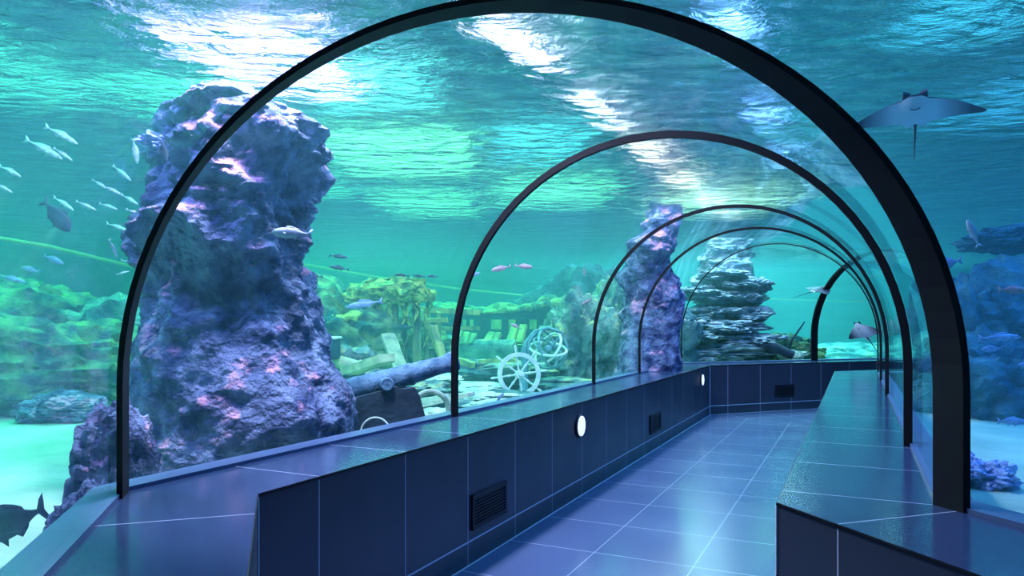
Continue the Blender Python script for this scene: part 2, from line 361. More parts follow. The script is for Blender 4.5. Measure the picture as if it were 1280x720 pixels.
# water: rippled surface above, body of haze around the tunnel
X0, X1, Y0, Y1 = -14, 26, -9, 32
bm = bmesh.new(); bm.faces.new([bm.verts.new(p) for p in ((X0, Y0, SURF), (X1, Y0, SURF), (X1, Y1, SURF), (X0, Y1, SURF))])
me = bpy.data.meshes.new('water_surface'); bm.to_mesh(me); bm.free(); link('water_surface', me, 'water_surface', kind='stuff', label='rippled underside of the water surface above the tunnel', cat='water')
bm = bmesh.new()
vs = [bm.verts.new((x, y, z)) for z in (.2, SURF-.004) for x, y in ((X0, Y0), (X1, Y0), (X1, Y1), (X0, Y1))]
for f in ((3, 2, 1, 0), (4, 5, 6, 7), (0, 1, 5, 4), (1, 2, 6, 5), (2, 3, 7, 6), (3, 0, 4, 7)): bm.faces.new([vs[j] for j in f])
bmesh.ops.recalc_face_normals(bm, faces=bm.faces[:])
pr = [(-R-.12, .1)]+profile(R+.12, 30)+[(R+.12, .1)]; pr = [(d, max(z, .1)) for d, z in pr]
SS = [sec(0, 'a', pr), sec(1, 'a', pr), sec(1, 'b', pr), sec(2, 'b', pr)]
cb = bmesh.new(); V = [[cb.verts.new(p) for p in s] for s in SS]; n = len(pr)
for k in range(3):
    for j in range(n): cb.faces.new((V[k][j], V[k+1][j], V[k+1][(j+1) % n], V[k][(j+1) % n]))
cb.faces.new(V[0]); cb.faces.new(V[-1][::-1]); bmesh.ops.recalc_face_normals(cb, faces=cb.faces[:]); bmesh.ops.reverse_faces(cb, faces=cb.faces[:])
me1 = bpy.data.meshes.new('t'); cb.to_mesh(me1); cb.free(); bm.from_mesh(me1)
me = bpy.data.meshes.new('tank_water'); bm.to_mesh(me); bm.free(); link('tank_water', me, 'tank_water', kind='stuff', label='hazy teal water filling the tank around the tunnel', cat='water')

# tank walls
WALL = [(-9, -8.5), (-10.5, 6), (-11, 19), (-6, 25), (2, 30), (14, 31), (24, 28), (24, -8.5)]
bm = bmesh.new()
for k in range(len(WALL)-1):
    a, b = WALL[k], WALL[k+1]; bm.faces.new([bm.verts.new(v) for v in ((*a, 0), (*b, 0), (*b, SURF+.6), (*a, SURF+.6))])
obj('wall_tank', bm, 'tank_paint', kind='structure')

# sand bed, rippled, cut out of the tunnel by lying outside its plinths
def sand_h(x, y): return SAND+.10*noise.noise(Vector((x*.35, y*.35, 3)))+.035*noise.noise(Vector((x*1.3, y*1.3, 7)))
def inside_tunnel(x, y, pad):
    p = Vector((x, y, 0))
    for i in range(3):
        a, b = PATH[i], PATH[i+1]; t = max(0, min(1, (p-a).dot(b-a)/(b-a).length_squared))
        if (p-(a+(b-a)*t)).length < R+pad: return True
    return False
bm = bmesh.new(); G = .2; nx = int((X1-X0)/G); ny = int((Y1-Y0)/G); grid = {}
for ix in range(nx+1):
    for iy in range(ny+1):
        x = X0+ix*G; y = Y0+iy*G
        if inside_tunnel(x, y, -.25): continue
        grid[ix, iy] = bm.verts.new((x, y, sand_h(x, y)))
for (ix, iy) in list(grid):
    q = [grid.get(k) for k in ((ix, iy), (ix+1, iy), (ix+1, iy+1), (ix, iy+1))]
    if all(q): bm.faces.new(q)
me = bpy.data.meshes.new('sand_bed'); bm.to_mesh(me); bm.free(); link('sand_bed', me, 'sand', kind='structure', smooth=True)
# ------------------------------------------------------------------ rocks
def fbm(p, o=5): return noise.fractal(p, 1.0, 2.1, o)
def rock_column(name, cx, cy_, levels, m, seed, amp=.16, nth=150, nz=170, strat=0, **k):
    """levels: (z, radius_x, radius_y, shift_x, shift_y) bottom to top"""
    bm = bmesh.new(); rows = []
    z0, z1 = levels[0][0], levels[-1][0]
    for i in range(nz+1):
        z = z0+(z1-z0)*i/nz
        for a, b in zip(levels, levels[1:]):
            if a[0] <= z <= b[0]+1e-6:
                t = (z-a[0])/(b[0]-a[0]); t = t*t*(3-2*t); L = [a[j]+(b[j]-a[j])*t for j in range(5)]; break
        row = []
        for j in range(nth):
            q = 2*PI*j/nth; c, s = math.cos(q), math.sin(q)
            p = Vector((cx+L[3]+c*L[1], cy_+L[4]+s*L[2], z))
            sp = Vector((p.x+seed*7.3, p.y-seed*3.1, z*(1.0+strat)))
            am = amp*(1 if strat else .55+.9*max(0, min(1, (z-1.3)/.9))); d = am*(1.5*noise.noise(sp*1.5)+.85*(.5-abs(noise.noise(sp*2.6)))+.5*noise.noise(sp*5.5)+.34*fbm(sp*9, 6))
            if strat: d += amp*.9*(1-abs(noise.noise(Vector((c*.8, s*.8, z*2.1+seed))))*3.2)
            p += Vector((c, s, 0))*d; p.z += .06*noise.noise(sp*3+Vector((5, 5, 5)))
            row.append(bm.verts.new(p))
        rows.append(row)
    for i in range(nz):
        for j in range(nth): bm.faces.new((rows[i][j], rows[i][(j+1) % nth], rows[i+1][(j+1) % nth], rows[i+1][j]))
    bm.faces.new(rows[0][::-1]); bm.faces.new(rows[-1])
    return obj(name, bm, m, smooth=True, **k)
def boulder(name, c, s, m, seed, amp=.25, sub=5, rz=0, label=None, cat='rock', group=None, parent=None, flat=1.0):
    bm = bmesh.new(); bmesh.ops.create_icosphere(bm, subdivisions=sub, radius=1)
    for v in bm.verts:
        n = v.co.normalized(); sp = n*1.3+Vector((seed*3.7, seed*1.9, -seed))
        d = 1+amp*(1.3*noise.noise(sp*1.2)+.8*(.45-abs(noise.noise(sp*2.4)))+.45*noise.noise(sp*5)+.34*fbm(sp*7, 5))
        v.co = Vector((n.x*s[0]*d, n.y*s[1]*d, n.z*s[2]*d))
    return_ = obj(name, bm, m, parent, smooth=True, label=label, cat=cat, group=group); return_.location = c; return_.rotation_euler.z = rz; return return_

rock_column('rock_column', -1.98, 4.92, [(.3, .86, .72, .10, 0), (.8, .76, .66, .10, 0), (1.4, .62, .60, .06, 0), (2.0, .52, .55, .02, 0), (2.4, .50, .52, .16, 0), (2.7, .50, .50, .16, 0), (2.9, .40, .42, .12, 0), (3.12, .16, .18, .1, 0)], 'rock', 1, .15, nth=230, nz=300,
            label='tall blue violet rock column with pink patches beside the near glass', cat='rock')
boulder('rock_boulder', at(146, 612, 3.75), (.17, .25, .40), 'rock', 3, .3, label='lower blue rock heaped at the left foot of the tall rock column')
boulder('rock_boulder', at(112, 682, 3.25), (.12, .22, .26), 'rock', 4, .3, label='small lilac speckled rock against the glass in the left corner')
boulder('rock_outcrop', at(212, 186, 4.9), (.15, .2, .08), 'coral', 5, .4, label='pale violet rock spur sticking out left from the top of the column')
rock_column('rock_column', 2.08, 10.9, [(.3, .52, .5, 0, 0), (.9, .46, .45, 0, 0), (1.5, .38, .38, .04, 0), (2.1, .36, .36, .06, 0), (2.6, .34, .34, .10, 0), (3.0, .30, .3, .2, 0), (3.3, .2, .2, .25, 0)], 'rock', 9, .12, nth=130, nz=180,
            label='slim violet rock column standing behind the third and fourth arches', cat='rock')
rock_column('layered_rock', 4.5, 15.2, [(.3, .9, .8, 0, 0), (.9, .74, .65, 0, 0), (1.5, .52, .45, 0, 0), (2.1, .46, .42, .05, 0), (2.6, .52, .45, 0, 0), (3.0, .45, .4, 0, 0), (3.3, .3, .3, 0, 0)], 'rock_slate', 14, .19, nth=170, nz=220, strat=1.2,
            label='stack of layered ledge rocks beyond the far bend of the tunnel', cat='rock')
lr = bpy.data.objects['layered_rock']
for i, (x, y, w_, h_) in enumerate(((897, 371, .55, .11), (876, 364, .34, .09), (928, 373, .34, .11), (893, 389, .42, .12), (878, 398, .36, .10), (938, 393, .36, .16), (948, 357, .24, .12), (922, 357, .36, .09), (905, 344, .42, .09), (912, 409, .66, .12), (880, 420, .5, .12), (935, 425, .55, .13), (900, 438, .95, .16), (868, 445, .45, .12))):
    l_ = boulder('ledge', at(x, y, 14.55-.25*(y > 400)), (w_, .42, h_), 'rock_slate', 130+i, .42, 5, label='', cat='', parent=lr)
rocks = [  # pixel centre, depth, half sizes m, material, label
    ((70, 470), 9.0, (1.5, 1.0, .62), 'rock_moss', 'broad mossy reef mound behind the sand at far left'),
    ((-10, 430), 10.5, (1.5, 1.2, 1.0), 'rock_moss', 'tall dark green reef cut by the left edge of the photo'),
    ((150, 455), 10.5, (1.2, .9, .8), 'rock_teal', 'teal reef mound touching the near arch on its left side'),
    ((80, 510), 7.8, (.42, .3, .16), 'rock', 'low pinkish rock patch in front of the mossy mound at left'),
    ((395, 425), 10.8, (1.1, .8, .72), 'rock_moss', 'mossy boulder right behind the tall column, left of the timber wreck'),
    ((418, 465), 9.0, (.55, .5, .35), 'rock_teal', 'teal boulder under the timber wreck beside the column'),
    ((492, 432), 12.1, (.85, .4, .62), 'rock_moss', 'dark mossy bulk filling the timber wreck from behind'),
    ((728, 440), 12.2, (.62, .6, .85), 'rock_teal', 'stone outcrop at the right end of the sunken ship hull'),
    ((768, 425), 13.6, (.55, .6, .95), 'rock_teal', 'rock outcrop seen between the third and fourth arches'),
    ((745, 405), 17, (1.6, 1, 1.2), 'rock_blue', 'distant dim reef behind the third arch'),
    ((978, 447), 14.9, (.75, .45, .42), 'rock_moss', 'low mossy mound right of the layered rocks'),
    ((845, 430), 14.0, (.45, .4, .72), 'rock_blue', 'dark blue boulder left of the layered rocks'),
    ((1060, 452), 21, (2.6, 1, .45), 'rock_teal', 'long pale reef beyond the thick far arch'),
    ((1240, 490), 8.0, (.75, .6, .55), 'rock_blue', 'blue green reef behind the sand on the right'),
    ((1310, 430), 8.8, (1.0, .7, .95), 'rock_blue', 'tall blue reef cut by the right edge of the photo'),
    ((1205, 430), 8.9, (.5, .5, .8), 'rock_blue', 'dim blue reef directly behind the leg of the wide arch'),
    ((1262, 300), 9.2, (.5, .4, .16), 'rock_blue', 'rock ledge high at the right edge below the ray'),
]
for i, ((px, py), Y, s, m, lb) in enumerate(rocks):
    boulder('reef_rock' if s[0] > .6 else 'reef_stone', at(px, py, Y), s, m, 20+i, .33, 5, label=lb)
# coral clump on the right
cl = boulder('coral_clump', at(1228, 594, 4.75), (.17, .15, .10), 'coral', 61, .5, 5, label='knobbly violet blue coral clump on the sand at the lower right', cat='coral')
boulder('coral_clump', at(1203, 588, 4.9), (.10, .12, .12), 'coral', 62, .5, 5, label='small violet coral knob touching the leg of the wide arch', cat='coral')

# ------------------------------------------------------------------ sunken wreck
def beam(bm, a, b, w, t, tw=0):
    a, b = Vector(a), Vector(b); d = b-a; q = d.to_track_quat('Z', 'Y'); vs = box(bm, (a+b)/2, (w, t, d.length), (q.to_matrix() @ Matrix.Rotation(tw, 3, 'Z'))); return vs
def rough(bm, amt, seed, cuts=3):
    bmesh.ops.subdivide_edges(bm, edges=bm.edges[:], cuts=cuts, use_grid_fill=True)
    for v in bm.verts: v.co += Vector((noise.noise(v.co*7+Vector((seed, 0, 0))), noise.noise(v.co*7+Vector((0, seed, 9))), noise.noise(v.co*7+Vector((4, 0, seed)))))*amt
    return bm
wk = empty('timber_wreck', at(480, 470, 11), label='overgrown timber frame of a wreck hung with yellow green weed', cat='wreck')
def rel(root, p): return Vector(p)-root.location
def wpart(name, pts_px, Y, w, m, root=wk, t=None, seed=0, dz=0):
    bm = bmesh.new(); a = at(*pts_px[0], Y)-root.location; b = at(*pts_px[1], Y+dz)-root.location
    beam(bm, a, b, w, t or w); rough(bm, .025, seed+pts_px[0][0]); return obj(name, bm, m, root)
for (x, y0, y1, Y, wd) in ((441, 392, 440, 11.3, .07), (455, 376, 452, 11.0, .08), (471, 371, 470, 10.9, .10), (480, 374, 465, 11.4, .07), (493, 366, 475, 10.8, .12), (507, 374, 470, 11.3, .08), (520, 370, 468, 11.0, .11), (535, 386, 466, 11.5, .08), (549, 390, 460, 11.6, .07)):
    wpart('post', ((x, y0), (x+random.randint(-3, 4), y1)), Y, wd, 'wood_moss', seed=x)
for (a, b, Y, wd) in (((432, 373), (545, 372), 10.9, .10), ((440, 402), (560, 400), 11.1, .07), ((440, 427), (498, 426), 11.0, .09), ((530, 388), (600, 391), 11.8, .08), ((535, 410), (600, 410), 11.9, .06), ((500, 432), (560, 430), 11.3, .06)):
    wpart('beam', (a, b), Y, wd, 'wood_moss', seed=a[1])
bm = bmesh.new(); pts = [at(x, y, 10.7)-wk.location for x, y in ((428, 382), (445, 368), (470, 364), (500, 362), (525, 364), (540, 375))]
tube(bm, pts, [.07, .15, .16, .2, .15, .08], 14); rough(bm, .05, 3, 3)
for v in bm.verts: v.co += Vector((noise.noise(v.co*17), noise.noise(v.co*17+Vector((9, 0, 0))), noise.noise(v.co*15+Vector((0, 9, 0)))))*.10
obj('weed_canopy', bm, 'weed', wk, smooth=True)
random.seed(21)
for i in range(15):
    x = 440+i*7+random.uniform(-3, 3); y = 372+random.uniform(-4, 6); ln = random.choice((14, 22, 34, 48, 60, 70)); bm = bmesh.new(); r0 = random.uniform(.018, .05); Yw = 10.65+random.uniform(-.1, .4)
    pts = [at(x+3*math.sin(k*1.1+i*2)+random.uniform(-1, 1), y+ln*k/9, Yw)-wk.location for k in range(10)]
    tube(bm, pts, [r0*(.6+.8*random.random())*(1-k/11) for k in range(10)], 7); rough(bm, .03, i, 1); obj('hanging_weed', bm, 'weed', wk, smooth=True)
# fern-like fronds on the mossy boulder left of the wreck
fr = empty('fern_clump', at(410, 400, 10.2), label='yellow green fronds spreading over the boulder left of the wreck', cat='plant')
for i in range(12):
    bm = bmesh.new(); x0 = 452-i*5; y0 = 398+i*1.6
    pts = [at(x0-k*(6+i*.3), y0-3+.9*k*k*.4-(2.2*k if k < 3 else 0)+2*math.sin(i), 10.3-.25*math.sin(i*2.1))-fr.location for k in range(6)]
    tube(bm, pts, [.05, .06, .055, .045, .03, .008], 7); obj('frond', bm, 'weed', fr, smooth=True)
def plank(px, py, Y, w, t, m, label, name='plank', cat='plank', dY=.3, group=None):
    a = at(*px, Y); o = empty(name, (0, 0, 0)); C.objects.unlink(o); bpy.data.objects.remove(o)
    bm = bmesh.new(); b = at(*py, Y-dY); c = (a+b)/2; beam(bm, a-c, b-c, w, t); rough(bm, .018, px[0]); r = obj(name, bm, m, label=label, cat=cat, group=group); r.location = c; return r
plank((484, 418), (503, 468), 9.2, .20, .05, 'wood_pale', 'pale ragged board leaning upright behind the cannon')
plank((541, 408), (556, 456), 9.4, .10, .07, 'wood_moss', 'thin mossy spar leaning beside the second arch')
plank((436, 464), (484, 448), 8.2, .30, .09, 'wood_pale', 'flat slanted board lying left of the leaning pale board')
plank((502, 513), (590, 492), 6.9, .16, .04, 'stone_pale', 'long pale plank lying on the sand under the cannon muzzle')
plank((505, 504), (556, 497), 7.4, .12, .05, 'stone_pale', 'short pale plank behind the long one under the cannon muzzle')
plank((476, 512), (486, 536), 5.5, .045, .045, 'iron', 'narrow upright post leaning against the cannon carriage', 'post', 'post', .1)
plank((600, 452), (645, 450), 10.6, .12, .05, 'wood_moss', 'mossy plank lying behind and left of the ship wheel')
plank((556, 446), (590, 456), 10.4, .14, .08, 'wood_moss', 'mossy beam end just right of the second arch')
bm = bmesh.new(); tube(bm, [(-.28, 0, .08), (-.1, 0, .03), (.1, 0, -.03), (.28, 0, -.08)], [.075, .085, .085, .075], 20); ring(bm, (.26, 0, -.075), .085, .015, (1, 0, -.2)); ring(bm, (-.1, 0, .03), .088, .012, (1, 0, -.2))
o = obj('wooden_barrel', bm, 'wood_pale', smooth=True, label='pale fallen keg lying between the rock column and slanted board', cat='barrel'); o.location = at(422, 452, 8.6)
bm = bmesh.new(); vs = box(bm, (0, 0, 0), (.34, .3, .24)); bmesh.ops.bevel(bm, geom=bm.edges[:], offset=.015, segments=2, affect='EDGES')
ch = obj('wooden_chest', bm, 'wood_dark', label='dark box with pale lid just right of the rock column', cat='chest'); ch.location = at(404, 436, 8.4)
bm = bmesh.new(); box(bm, (0, 0, .13), (.37, .33, .03)); bmesh.ops.bevel(bm, geom=bm.edges[:], offset=.006, segments=1, affect='EDGES'); obj('lid', bm, 'bronze_pale', ch)

# cannon on its carriage
cp = at(475, 500, 5.6); cn = empty('cannon', (cp.x, cp.y, SAND), label='old iron cannon on a dark carriage behind the glass', cat='cannon')
a = at(408, 497, 5.35)-cn.location; b = at(572, 451, 5.75)-cn.location; dv = (b-a)
prof = [(0, .03), (.015, .075), (.05, .092), (.06, .104), (.075, .104), (.085, .094), (.30, .092), (.31, .10), (.33, .10), (.34, .090), (.60, .083), (.61, .09), (.63, .09), (.64, .080), (.90, .070), (.93, .082), (.97, .088), (.99, .075), (1.0, .05)]
bm = bmesh.new(); tube(bm, [a+dv*t for t, _ in prof], [r for _, r in prof], 28)
bmesh.ops.subdivide_edges(bm, edges=[e for e in bm.edges if e.calc_length() > .08], cuts=5, use_grid_fill=True)
for v in bm.verts: v.co += Vector((noise.noise(v.co*14), noise.noise(v.co*14+Vector((9, 0, 0))), noise.noise(v.co*14+Vector((0, 9, 0)))))*.008
bar = obj('barrel', bm, 'iron', cn, smooth=True)
bm = bmesh.new(); bmesh.ops.create_uvsphere(bm, u_segments=16, v_segments=10, radius=.045); kb = obj('cascabel_knob', bm, 'iron', cn, smooth=True); kb.location = a-dv.normalized()*.05
mid = a+dv*.40; side = Vector((-dv.y, dv.x, 0)).normalized()
if side.y > 0: side = -side
for sgn, nm in ((1, 'side_plate'), (-1, 'side_plate')):
    c0 = side*.15*sgn; dn = Vector((dv.x, dv.y, 0)).normalized()
    P = [(-.40, -.62), (-.42, -.22), (-.33, -.20), (-.30, -.105), (-.02, -.055), (.0, -.02), (.08, -.02), (.11, -.05), (.22, -.03), (.26, -.10), (.40, -.62)]
    bm = bmesh.new(); pl = [[bm.verts.new(mid+dn*x+Vector((0, 0, z))+c0+side*.03*k) for x, z in P] for k in (-1, 1)]
    bm.faces.new(pl[0]); bm.faces.new(pl[1][::-1])
    for j in range(len(P)): bm.faces.new((pl[0][j], pl[0][(j+1) % len(P)], pl[1][(j+1) % len(P)], pl[1][j]))
    bmesh.ops.bevel(bm, geom=bm.edges[:], offset=.006, segments=1, affect='EDGES')
    obj(nm, bm, 'iron_dark', cn)
bm = bmesh.new(); tube(bm, [mid-side*.21, mid+side*.21], .038, 16); ring(bm, mid+side*.2, .04, .012, side); obj('trunnion', bm, 'iron', cn, smooth=True)
bm = bmesh.new(); box(bm, (0, 0, 0), (.14, .26, .10)); q = obj('axle_block', bm, 'iron_dark', cn); q.location = mid+Vector((.2, .1, -.5))
bm = bmesh.new(); ring(bm, (0, 0, 0), .10, .007, (0, -1, .15), 40, 8); o = obj('iron_ring', bm, 'bronze_pale', smooth=True, label='thin pale iron hoop leaning on the cannon carriage', cat='ring'); o.location = at(469, 540, 5.0)
bm = bmesh.new(); ring(bm, (0, 0, 0), .17, .024, (.5, -1, .1), 40, 10, .55, PI*.6); o = obj('broken_hoop', bm, 'stone_pale', smooth=True, label='broken curved pale hoop on the sand left of the second arch', cat='hoop'); o.location = at(538, 514, 6.2)
bm = bmesh.new(); ring(bm, (0, 0, 0), .10, .016, (.3, -1, .3), 32, 8); o = obj('iron_ring', bm, 'bronze_pale', smooth=True, label='small pale ring beside the rock column above the cannon breech', cat='ring'); o.location = at(407, 466, 7.6)

# stone slabs and rubble
def slab(px, Y, s, seed, label, m='stone_pale', rz=0):
    o = boulder('stone_slab', at(*px, Y), s, m, seed, .35, 4, rz, label=label, cat='stone')
slab((600, 497), 8.3, (.42, .4, .055), 71, 'flat pale slab between the second arch and the ship wheel')
slab((628, 507), 7.6, (.32, .3, .05), 72, 'thin pale slab lying in front of the ship wheel')
slab((590, 510), 8.0, (.5, .4, .10), 73, 'thick shaded stone beneath the flat slabs', 'rock_teal')
slab((545, 524), 6.6, (.26, .25, .09), 74, 'rounded pale stone at the foot of the second arch')
slab((575, 485), 9.4, (.5, .4, .07), 75, 'long pale slab behind the second arch')
slab((640, 500), 8.8, (.38, .35, .09), 76, 'teal stone under the ship wheel', 'rock_teal')
slab((520, 486), 8.0, (.3, .3, .10), 77, 'teal stone under the cannon muzzle', 'rock_teal')
slab((540, 476), 8.6, (.35, .3, .08), 78, 'pale stone behind the cannon muzzle')
slab((700, 480), 11.3, (.55, .4, .12), 79, 'squarish stones at the foot of the stone outcrop', 'rock_teal')
slab((598, 462), 11.3, (.7, .4, .16), 80, 'low teal boulder under the ship hull', 'rock_teal')
slab((660, 470), 11.9, (.5, .4, .18), 81, 'teal boulder under the ring globe', 'rock_teal')

# ship wheel
wc = at(649, 468, 9.4); wh = empty('ships_helm', wc, label='pale ship steering wheel standing on the sand behind the glass', cat='ship wheel')
ax = Vector((.25, -1, .12)).normalized(); u = Vector((0, 0, 1)); u = (u-ax*u.dot(ax)).normalized(); vv_ = ax.cross(u)
bm = bmesh.new(); n = 48; rr = []
for i in range(n):
    q = 2*PI*i/n; dr = u*math.cos(q)+vv_*math.sin(q)
    rr.append([bm.verts.new(dr*r+ax*t) for r, t in ((.235, -.02), (.235, .02), (.29, .02), (.29, -.02))])
for i in range(n):
    for j in range(4): bm.faces.new((rr[i][j], rr[i][(j+1) % 4], rr[(i+1) % n][(j+1) % 4], rr[(i+1) % n][j]))
obj('rim', bm, 'bronze_pale', wh)
bm = bmesh.new(); tube(bm, [ax*-.05, ax*.05], .055, 20); tube(bm, [ax*.05, ax*.08], .028, 14); obj('hub', bm, 'bronze_pale', wh)
for i in range(8):
    q = 2*PI*i/8+.12; dr = u*math.cos(q)+vv_*math.sin(q)
    bm = bmesh.new(); tube(bm, [dr*r for r in (.05, .12, .14, .17, .23, .29, .31, .345, .38, .39)], [.013, .013, .019, .013, .012, .012, .009, .018, .013, .005], 10); obj('spoke', bm, 'bronze_pale', wh, smooth=True)
# ring globe
ac = at(685, 436, 10.8); ar = empty('ring_globe', ac, label='dark ring globe of crossed metal hoops above the ship wheel', cat='ring globe')
for ax_, rr_, m in (((.2, -1, .1), .30, 'bronze_teal'), ((1, -.5, .35), .285, 'bronze_teal'), ((.1, -.35, 1), .28, 'bronze_pale'), ((-.8, -.5, .6), .27, 'bronze_pale'), ((.6, -.4, .9), .255, 'bronze_teal')):
    bm = bmesh.new(); ring(bm, (0, 0, 0), rr_, .02, ax_, 44, 8); obj('hoop', bm, m, ar, smooth=True)
bm = bmesh.new(); tube(bm, [(-.22, 0, -.26), (.24, 0, .24)], .018, 10); obj('axis_rod', bm, 'bronze_teal', ar)
bm = bmesh.new(); bmesh.ops.create_uvsphere(bm, u_segments=16, v_segments=10, radius=.06); obj('core_ball', bm, 'bronze_teal', ar, smooth=True)
bm = bmesh.new(); tube(bm, [(-.36, 0, -.62), (-.36, 0, -.58), (-.35, 0, -.3), (-.36, 0, -.05), (-.33, 0, .1), (-.2, 0, .26), (.0, 0, .32), (.2, 0, .25)], [.09, .06, .045, .06, .035, .028, .025, .012], 14); obj('pedestal', bm, 'bronze_teal', ar, smooth=True)

# ship hull
sh = empty('ship_hull', at(640, 440, 14), label='dark sunken ship hull with square windows and mossy deck', cat='ship')
def hull_pt(t, y):      # t 0..1 along the hull, y photo row
    x = 535+175*t; Y = 14.6-1.0*math.sin(t*PI*.8)+.5*t; return at(x, y, Y)-sh.location
top = lambda t: 386+10*math.sin(t*PI)**1.0-9*t
bm = bmesh.new(); n = 40; wins = [(.20, .235, 402, 406), (.26, .285, 402, 406), (.31, .33, 402, 406), (.45, .515, 399, 409), (.58, .63, 401, 408), (.72, .78, 400, 411), (.84, .89, 400, 411)]
g = []
for i in range(n+1):
    t = i/n; g.append([[bm.verts.new(hull_pt(t, y)+Vector((0, k*.14-.02*j, 0))) for k in (0, 1)] for j, y in enumerate((top(t), 397, 399.5, 411.5, 416, 426-4*t, 430))])
for i in range(n):
    for j in range(6):
        tc = (i+.5)/n
        if j == 2 and any(a <= tc <= b_ for a, b_, _, _ in wins): 
            continue
        bm.faces.new([g[i][j][0], g[i+1][j][0], g[i+1][j+1][0], g[i][j+1][0]])
me = None
hb = bmesh.ops.solidify(bm, geom=bm.faces[:], thickness=.08)
bmesh.ops.delete(bm, geom=[v for v in bm.verts if not v.link_faces], context='VERTS')
obj('hull_side', bm, 'wood_dark', sh)
bm = bmesh.new()
tube(bm, [hull_pt(i/16, top(i/16)-1)+Vector((0, .05, .02)) for i in range(17)], [.07+.03*math.sin(i*2.2) for i in range(17)], 10); rough(bm, .05, 5, 1); obj('mossy_rail', bm, 'rock_moss', sh, smooth=True)
bm = bmesh.new(); P = [hull_pt(i/12, top(i/12)-6+2.5*math.sin(i*1.7))+Vector((0, .5, 0)) for i in range(12)]; tube(bm, P, [.08+.04*math.sin(i*1.3) for i in range(12)], 10); rough(bm, .05, 8, 1); obj('deck_clutter', bm, 'rock_moss', sh, smooth=True)
for (x, y0, y1) in ((572, 414, 428), (582, 416, 430), (590, 417, 430), (612, 416, 428), (620, 417, 428), (640, 408, 430), (652, 406, 428), (700, 400, 430)):
    bm = bmesh.new(); Y = 13.4; beam(bm, at(x-3, y1, Y)-sh.location, at(x+3, y0, Y+.15)-sh.location, .14, .06); rough(bm, .015, x, 2); obj('broken_plank', bm, 'wood_moss', sh)
bm = bmesh.new(); tube(bm, [hull_pt(0.0, 424)+Vector((0, -.5, 0)), hull_pt(.3, 434)+Vector((0, -.5, 0)), hull_pt(.62, 434)+Vector((0, -.6, 0))], [.16, .18, .16], 16); rough(bm, .04, 2, 2); obj('fallen_mast', bm, 'rock_teal', sh, smooth=True)
bm = bmesh.new(); box(bm, at(622, 448, 14.3)-sh.location, (2.9, .5, .55)); rough(bm, .08, 2, 6); obj('keel_block', bm, 'rock_teal', sh)
bm = bmesh.new(); vs = box(bm, at(622, 405, 15.4)-sh.location, (2.6, .1, .5)); obj('inner_bulkhead', bm, 'wood_moss', sh)
bm = bmesh.new(); tube(bm, [hull_pt(1, 372), hull_pt(1, 430)], .05, 8); obj('stern_post', bm, 'wood_dark', sh)

# log and stick beyond the bend
bm = bmesh.new(); tube(bm, [(-.32, 0, .10), (0, 0, 0), (.32, 0, -.14)], [.09, .10, .085], 18); rough(bm, .015, 5, 2); o = obj('sunken_log', bm, 'iron_dark', smooth=True, label='dark log on the mossy mound right of the layered rocks', cat='log'); o.location = at(970, 435, 13.85)
bm = bmesh.new(); tube(bm, [at(986, 438, 14.4), at(990, 425, 14.4), at(999, 412, 14.4), at(1006, 402, 14.4)], [.03, .025, .02, .012], 8); obj('bent_branch', bm, 'iron_dark', smooth=True, label='thin bent branch rising beside the thick far arch', cat='branch')
boulder('pale_stone', at(990, 444, 14.3), (.22, .15, .10), 'stone_pale', 91, .45, 4, label='heap of pale stones at the base of the bent branch', cat='stone')

# guide rope along the back of the tank
bm = bmesh.new(); pts = [at(-60, 288, 10.2), at(60, 308, 10.8), at(178, 336, 14), at(300, 330, 17), at(385, 331, 17.5), at(480, 348, 18.5), at(575, 361, 19.5), at(740, 378, 22), at(880, 374, 24), at(960, 374, 25), at(1080, 377, 25.5)]
sm = []
for i in range(len(pts)-1):
    for k in range(6): sm.append(pts[i].lerp(pts[i+1], k/6))
tube(bm, sm+[pts[-1]], .03, 8); obj('guide_rope', bm, 'rope', smooth=True, label='pale yellow green line running along the back of the tank', cat='rope')

